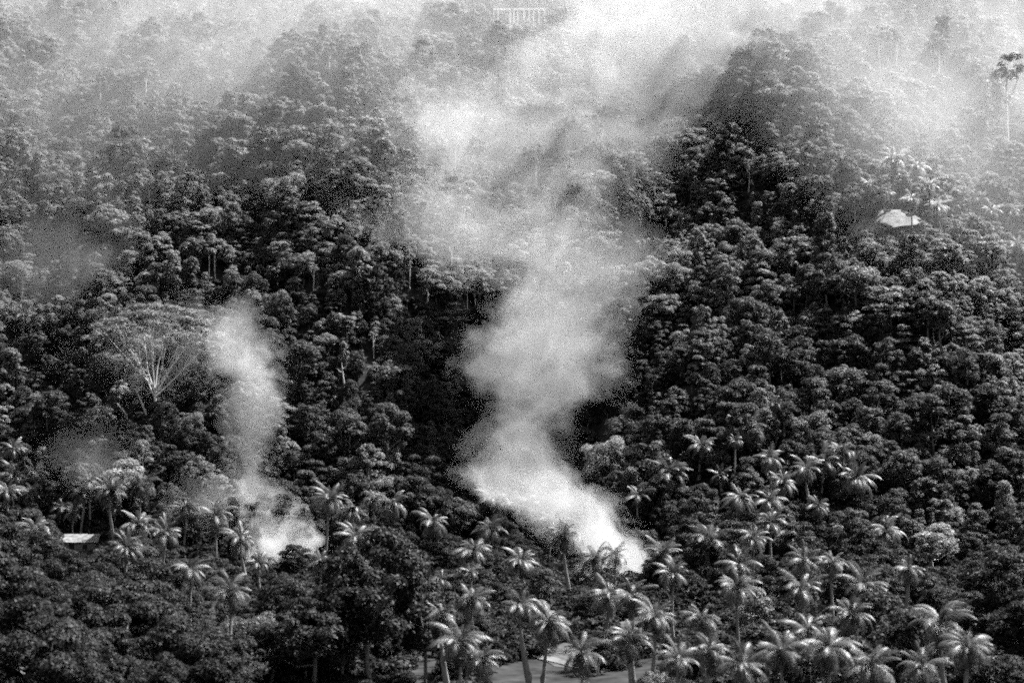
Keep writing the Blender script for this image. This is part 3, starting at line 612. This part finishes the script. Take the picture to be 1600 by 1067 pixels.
# ------------------------------------------------------------------ smoke and haze
def smoke_out(N, L, dens, aniso=.15, color=.84):
    out = N.new('ShaderNodeOutputMaterial'); pv = N.new('ShaderNodeVolumePrincipled')
    pv.inputs['Color'].default_value = (color, color, color, 1); pv.inputs['Anisotropy'].default_value = aniso
    if isinstance(dens, float): pv.inputs['Density'].default_value = dens
    else: L.new(dens, pv.inputs['Density'])
    L.new(pv.outputs[0], out.inputs['Volume'])
def noise_n(N, L, vec, scale, detail=3, rough=.55):
    n_ = N.new('ShaderNodeTexNoise'); n_.inputs['Scale'].default_value = scale; n_.inputs['Detail'].default_value = detail; n_.inputs['Roughness'].default_value = rough
    L.new(vec, n_.inputs['Vector']); return n_
def plume(name, label, keys, seed, warp=7.0, step=.5, ky=.9, fine=.17, albedo=.60):
    """keys: u, v, depth, radius px, density; rises with every key"""
    P = [at(u, v, y) for u, v, y, r, d in keys]; RR = [k[3] * k[2] / F_PX for k in keys]; DD = [k[4] for k in keys]
    zs = [p.z for p in P]; assert all(a < b for a, b in zip(zs, zs[1:])), zs
    z0, z1 = zs[0], zs[-1]
    m, N, L = new_mat(name + '_smoke'); geo = N.new('ShaderNodeNewGeometry')
    nz = noise_n(N, L, geo.outputs['Position'], .06, 2, .5)
    sub = N.new('ShaderNodeVectorMath'); sub.operation = 'SUBTRACT'; L.new(nz.outputs['Color'], sub.inputs[0]); sub.inputs[1].default_value = (.5, .5, .5)
    mad = N.new('ShaderNodeVectorMath'); mad.operation = 'MULTIPLY_ADD'; L.new(sub.outputs[0], mad.inputs[0]); mad.inputs[1].default_value = (warp * 2, warp * 2, warp * 1.6); L.new(geo.outputs['Position'], mad.inputs[2])
    nf = noise_n(N, L, mad.outputs[0], fine * 2.2, 3, .6)
    sub2 = N.new('ShaderNodeVectorMath'); sub2.operation = 'SUBTRACT'; L.new(nf.outputs['Color'], sub2.inputs[0]); sub2.inputs[1].default_value = (.5, .5, .5)
    mad2 = N.new('ShaderNodeVectorMath'); mad2.operation = 'MULTIPLY_ADD'; L.new(sub2.outputs[0], mad2.inputs[0]); mad2.inputs[1].default_value = (1.1 / fine, 1.1 / fine, .9 / fine); L.new(mad.outputs[0], mad2.inputs[2]); mad = mad2
    sep = N.new('ShaderNodeSeparateXYZ'); L.new(mad.outputs[0], sep.inputs[0])
    t = math_n(N, L, 'MULTIPLY_ADD', sep.outputs['Z'], 1 / (z1 - z0), -z0 / (z1 - z0), True)
    cmb = N.new('ShaderNodeCombineColor')
    for i_ in range(3): L.new(t, cmb.inputs[i_])
    cur = N.new('ShaderNodeRGBCurve'); L.new(cmb.outputs[0], cur.inputs['Color'])
    fc = N.new('ShaderNodeFloatCurve'); L.new(t, fc.inputs['Value'])
    xs_ = [p.x for p in P]; ys_ = [p.y for p in P]; rng_ = []
    for ci_, arr in enumerate((xs_, ys_, RR)):
        lo, hi = min(arr) - .01, max(arr) + .01; rng_.append((lo, hi)); c = cur.mapping.curves[ci_]
        pts = [((z - z0) / (z1 - z0), (a - lo) / (hi - lo)) for z, a in zip(zs, arr)]
        c.points[0].location = pts[0]; c.points[-1].location = pts[-1]
        for q in pts[1:-1]: c.points.new(*q)
        for q in c.points: q.handle_type = 'AUTO_CLAMPED'
    c = fc.mapping.curves[0]; dm = max(DD); pts = [((z - z0) / (z1 - z0), d / dm) for z, d in zip(zs, DD)]
    c.points[0].location = pts[0]; c.points[-1].location = pts[-1]
    for q in pts[1:-1]: c.points.new(*q)
    for q in c.points: q.handle_type = 'AUTO_CLAMPED'
    cur.mapping.update(); fc.mapping.update()
    sc_ = N.new('ShaderNodeSeparateColor'); L.new(cur.outputs[0], sc_.inputs[0])
    cx, cyy, rr = [math_n(N, L, 'MULTIPLY_ADD', sc_.outputs[i_], hi - lo, lo) for i_, (lo, hi) in enumerate(rng_)]
    dx = math_n(N, L, 'DIVIDE', math_n(N, L, 'SUBTRACT', sep.outputs['X'], cx), rr)
    dy = math_n(N, L, 'DIVIDE', math_n(N, L, 'SUBTRACT', sep.outputs['Y'], cyy), math_n(N, L, 'MULTIPLY', rr, ky))
    d2 = math_n(N, L, 'ADD', math_n(N, L, 'MULTIPLY', dx, dx), math_n(N, L, 'MULTIPLY', dy, dy))
    shell = math_n(N, L, 'SUBTRACT', 1.0, math_n(N, L, 'SQRT', d2))
    n2 = noise_n(N, L, mad.outputs[0], fine, 3, .62)
    ero = math_n(N, L, 'MULTIPLY_ADD', n2.outputs['Fac'], -2.4, 1.2 - .14)
    shell = math_n(N, L, 'MULTIPLY', math_n(N, L, 'SUBTRACT', shell, ero), 1.9, clamp=True)
    dens = math_n(N, L, 'MULTIPLY', math_n(N, L, 'MULTIPLY', shell, fc.outputs[0]), dm)
    smoke_out(N, L, dens, color=albedo)
    m.cycles.volume_step_rate = step
    # domain: a closed tube wider than the smoke
    sides = 14; V = []; ang = np.linspace(0, 2 * np.pi, sides, endpoint=False)
    Pz = [Vector((P[0].x, P[0].y, P[0].z - 3))] + P + [P[-1] + Vector((0, 0, 4))]; Rz = [RR[0]] + RR + [RR[-1]]
    for p, r in zip(Pz, Rz):
        r = r * 1.15 + warp * .55
        for a in ang: V.append((p.x + math.cos(a) * r, p.y + math.sin(a) * r, p.z))
    nr = len(Pz); Fc = [(i_ * sides + j_, i_ * sides + (j_ + 1) % sides, (i_ + 1) * sides + (j_ + 1) % sides, (i_ + 1) * sides + j_) for i_ in range(nr - 1) for j_ in range(sides)]
    Fc += [tuple(range(sides))[::-1], tuple(range((nr - 1) * sides, nr * sides))]
    o = link(name, make_mesh(name, V, Fc, [m])); o['kind'] = 'stuff'; o['label'] = label; o['category'] = 'smoke'; return o
def bank(label, u, v, Y, ru, rv, ry, dens, step=1.0, cells=.035, lo=-.5, gain=2.4):
    m, N, L = new_mat('smoke_bank'); tc = N.new('ShaderNodeTexCoord'); geo = N.new('ShaderNodeNewGeometry')
    nz = noise_n(N, L, geo.outputs['Position'], cells, 4, .62)
    sub = N.new('ShaderNodeVectorMath'); sub.operation = 'SUBTRACT'; L.new(nz.outputs['Color'], sub.inputs[0]); sub.inputs[1].default_value = (.5, .5, .5)
    mad = N.new('ShaderNodeVectorMath'); mad.operation = 'MULTIPLY_ADD'; L.new(sub.outputs[0], mad.inputs[0]); mad.inputs[1].default_value = (1.7, 1.7, 1.7); L.new(tc.outputs['Object'], mad.inputs[2])
    ln = N.new('ShaderNodeVectorMath'); ln.operation = 'LENGTH'; L.new(mad.outputs[0], ln.inputs[0])
    n2 = noise_n(N, L, geo.outputs['Position'], cells * 2.2, 4, .62)
    e = math_n(N, L, 'SUBTRACT', 1.0, ln.outputs['Value'], clamp=True); e = math_n(N, L, 'MULTIPLY', e, e)
    w = math_n(N, L, 'MULTIPLY_ADD', n2.outputs['Fac'], 4.5, -1.7, True)
    smoke_out(N, L, math_n(N, L, 'MULTIPLY', math_n(N, L, 'MULTIPLY', e, w), dens)); m.cycles.volume_step_rate = step
    V = []; Fc = []; nu, nv = 16, 9
    for i_ in range(1, nv):
        th = math.pi * i_ / nv
        for j_ in range(nu): V.append((math.sin(th) * math.cos(2 * math.pi * j_ / nu), math.sin(th) * math.sin(2 * math.pi * j_ / nu), math.cos(th)))
    a = len(V); V += [(0, 0, 1), (0, 0, -1)]
    for i_ in range(nv - 2):
        for j_ in range(nu): Fc.append((i_ * nu + j_, (i_ + 1) * nu + j_, (i_ + 1) * nu + (j_ + 1) % nu, i_ * nu + (j_ + 1) % nu))
    for j_ in range(nu): Fc.append((a, j_, (j_ + 1) % nu)); Fc.append((a + 1, (nv - 2) * nu + (j_ + 1) % nu, (nv - 2) * nu + j_))
    o = link('smoke_bank', make_mesh('smoke_bank', V, Fc, [m]), None, at(u, v, Y), (0, 0, 0), (ru * Y / F_PX, ry, rv * Y / F_PX)); o['kind'] = 'stuff'; o['label'] = label; o['category'] = 'smoke'
yA = place(445, 895).y + 5; yB = place(958, 915).y
plume('smoke_column', 'thin white smoke column rising from the palms beside the small black tree',
      [(458, 915, yA, 66, .24), (454, 870, yA + 2, 74, .24), (436, 820, yA + 4, 62, .18), (405, 765, yA + 7, 36, .065), (390, 705, yA + 10, 31, .055), (404, 640, yA + 14, 31, .075), (386, 570, yA + 18, 44, .10), (378, 525, yA + 22, 46, .05), (340, 465, yA + 26, 60, .0)], 1, warp=8, step=.7, fine=.24)
plume('smoke_column', 'thick white smoke column leaning across the gully above the palms',
      [(980, 930, yB - 2, 52, .15), (970, 885, yB, 62, .15), (942, 845, yB + 4, 74, .13), (880, 790, yB + 12, 80, .085), (808, 735, yB + 22, 84, .05), (818, 680, yB + 34, 78, .019), (858, 615, yB + 50, 90, .016), (845, 550, yB + 62, 114, .026), (862, 495, yB + 74, 112, .024), (905, 435, yB + 86, 105, .015), (920, 370, yB + 98, 110, .006), (900, 320, yB + 108, 110, .0)], 2, warp=10, step=.7)
def over(u, v, h=28): return place(u, v, 0).y - h
plume('smoke_drift', 'pale smoke stream drifting up the gully towards the hilltop',
      [(u, v, over(u, v, h), r, d) for u, v, r, d, h in ((920, 480, 90, .0, 28), (850, 410, 160, .010, 28), (745, 335, 190, .0105, 28), (760, 275, 225, .0095, 28), (840, 215, 265, .0105, 26), (940, 160, 275, .012, 24), (1050, 100, 275, .014, 22), (1085, 40, 260, .013, 22), (1100, -20, 250, .010, 22))], 3, warp=18, step=1.0, ky=.55, fine=.06, albedo=.78)
bank('faint smoke wisp climbing the dark outer slope', 115, 420, place(120, 420).y - 26, 230, 300, 24, .008)
bank('faint smoke caught in the umbrella-shaped tree', 235, 545, place(242, 656).y - 3, 200, 120, 14, .025, cells=.045)
bank('low smoke spread between the palms by the thin column', 345, 825, yA + 17, 120, 110, 11, .07, cells=.06)
bank('small smoke puff over the dark hollow by the palms', 150, 715, 338, 130, 90, 11, .013, cells=.05)
# the smoke layer lying on the upper slope, thicker towards the top
m, N, L = new_mat('smoke_layer'); geo = N.new('ShaderNodeNewGeometry'); sep = N.new('ShaderNodeSeparateXYZ'); L.new(geo.outputs['Position'], sep.inputs[0])
nz = noise_n(N, L, geo.outputs['Position'], .016, 4, .6)
fl = N.new('ShaderNodeFloatCurve'); L.new(math_n(N, L, 'MULTIPLY_ADD', sep.outputs['X'], 1 / 400, .5, True), fl.inputs['Value'])
lv = [(-200, 46), (-120, 42), (-50, 42), (0, 46), (26, 76), (46, 64), (66, 30), (88, 6), (200, 4)]     # height at which the layer begins, across the slope
c = fl.mapping.curves[0]; c.points[0].location = (0, lv[0][1] / 100); c.points[-1].location = (1, lv[-1][1] / 100)
for a, b in lv[1:-1]: c.points.new(a / 400 + .5, b / 100)
fl.mapping.update()
hgt = math_n(N, L, 'MULTIPLY', math_n(N, L, 'SUBTRACT', sep.outputs['Z'], math_n(N, L, 'MULTIPLY', fl.outputs[0], 100.0)), 1 / 75, clamp=True)
var = math_n(N, L, 'MULTIPLY_ADD', nz.outputs['Fac'], 2.6, -.8, True)
east = math_n(N, L, 'MULTIPLY_ADD', math_n(N, L, 'MULTIPLY_ADD', sep.outputs['X'], 1 / 40, -50 / 40, True), .25, 1.0)
smoke_out(N, L, math_n(N, L, 'MULTIPLY', math_n(N, L, 'MULTIPLY', math_n(N, L, 'MULTIPLY', hgt, east), math_n(N, L, 'ADD', var, .55)), .0052)); m.cycles.volume_step_rate = 1.6
gx_ = np.linspace(-215, 215, 36); gy_ = np.linspace(330, 680, 36); XX, YY = np.meshgrid(gx_, gy_); GZ = ground(XX, YY); nx = len(gx_); ny = len(gy_)
edge = np.minimum(sstep(YY, 330, 410), 1)
VV = np.vstack([np.stack([XX, YY, GZ - 2], -1).reshape(-1, 3), np.stack([XX, YY, GZ + 1 + 24 * edge], -1).reshape(-1, 3)]); o_ = nx * ny
Fc = []
for j in range(ny - 1):
    for i in range(nx - 1):
        a = j * nx + i; Fc += [(a, a + nx, a + nx + 1, a + 1), (o_ + a, o_ + a + 1, o_ + a + nx + 1, o_ + a + nx)]
for i in range(nx - 1):
    a = i; Fc.append((a, a + 1, o_ + a + 1, o_ + a)); a = (ny - 1) * nx + i; Fc.append((a + 1, a, o_ + a, o_ + a + 1))
for j in range(ny - 1):
    a = j * nx; Fc.append((a + nx, a, o_ + a, o_ + a + nx)); a = j * nx + nx - 1; Fc.append((a, a + nx, o_ + a + nx, o_ + a))
sl = link('smoke_layer', make_mesh('smoke_layer', VV, Fc, [m])); sl['kind'] = 'stuff'; sl['label'] = 'pale smoke layer lying over the trees of the upper slope'; sl['category'] = 'smoke'
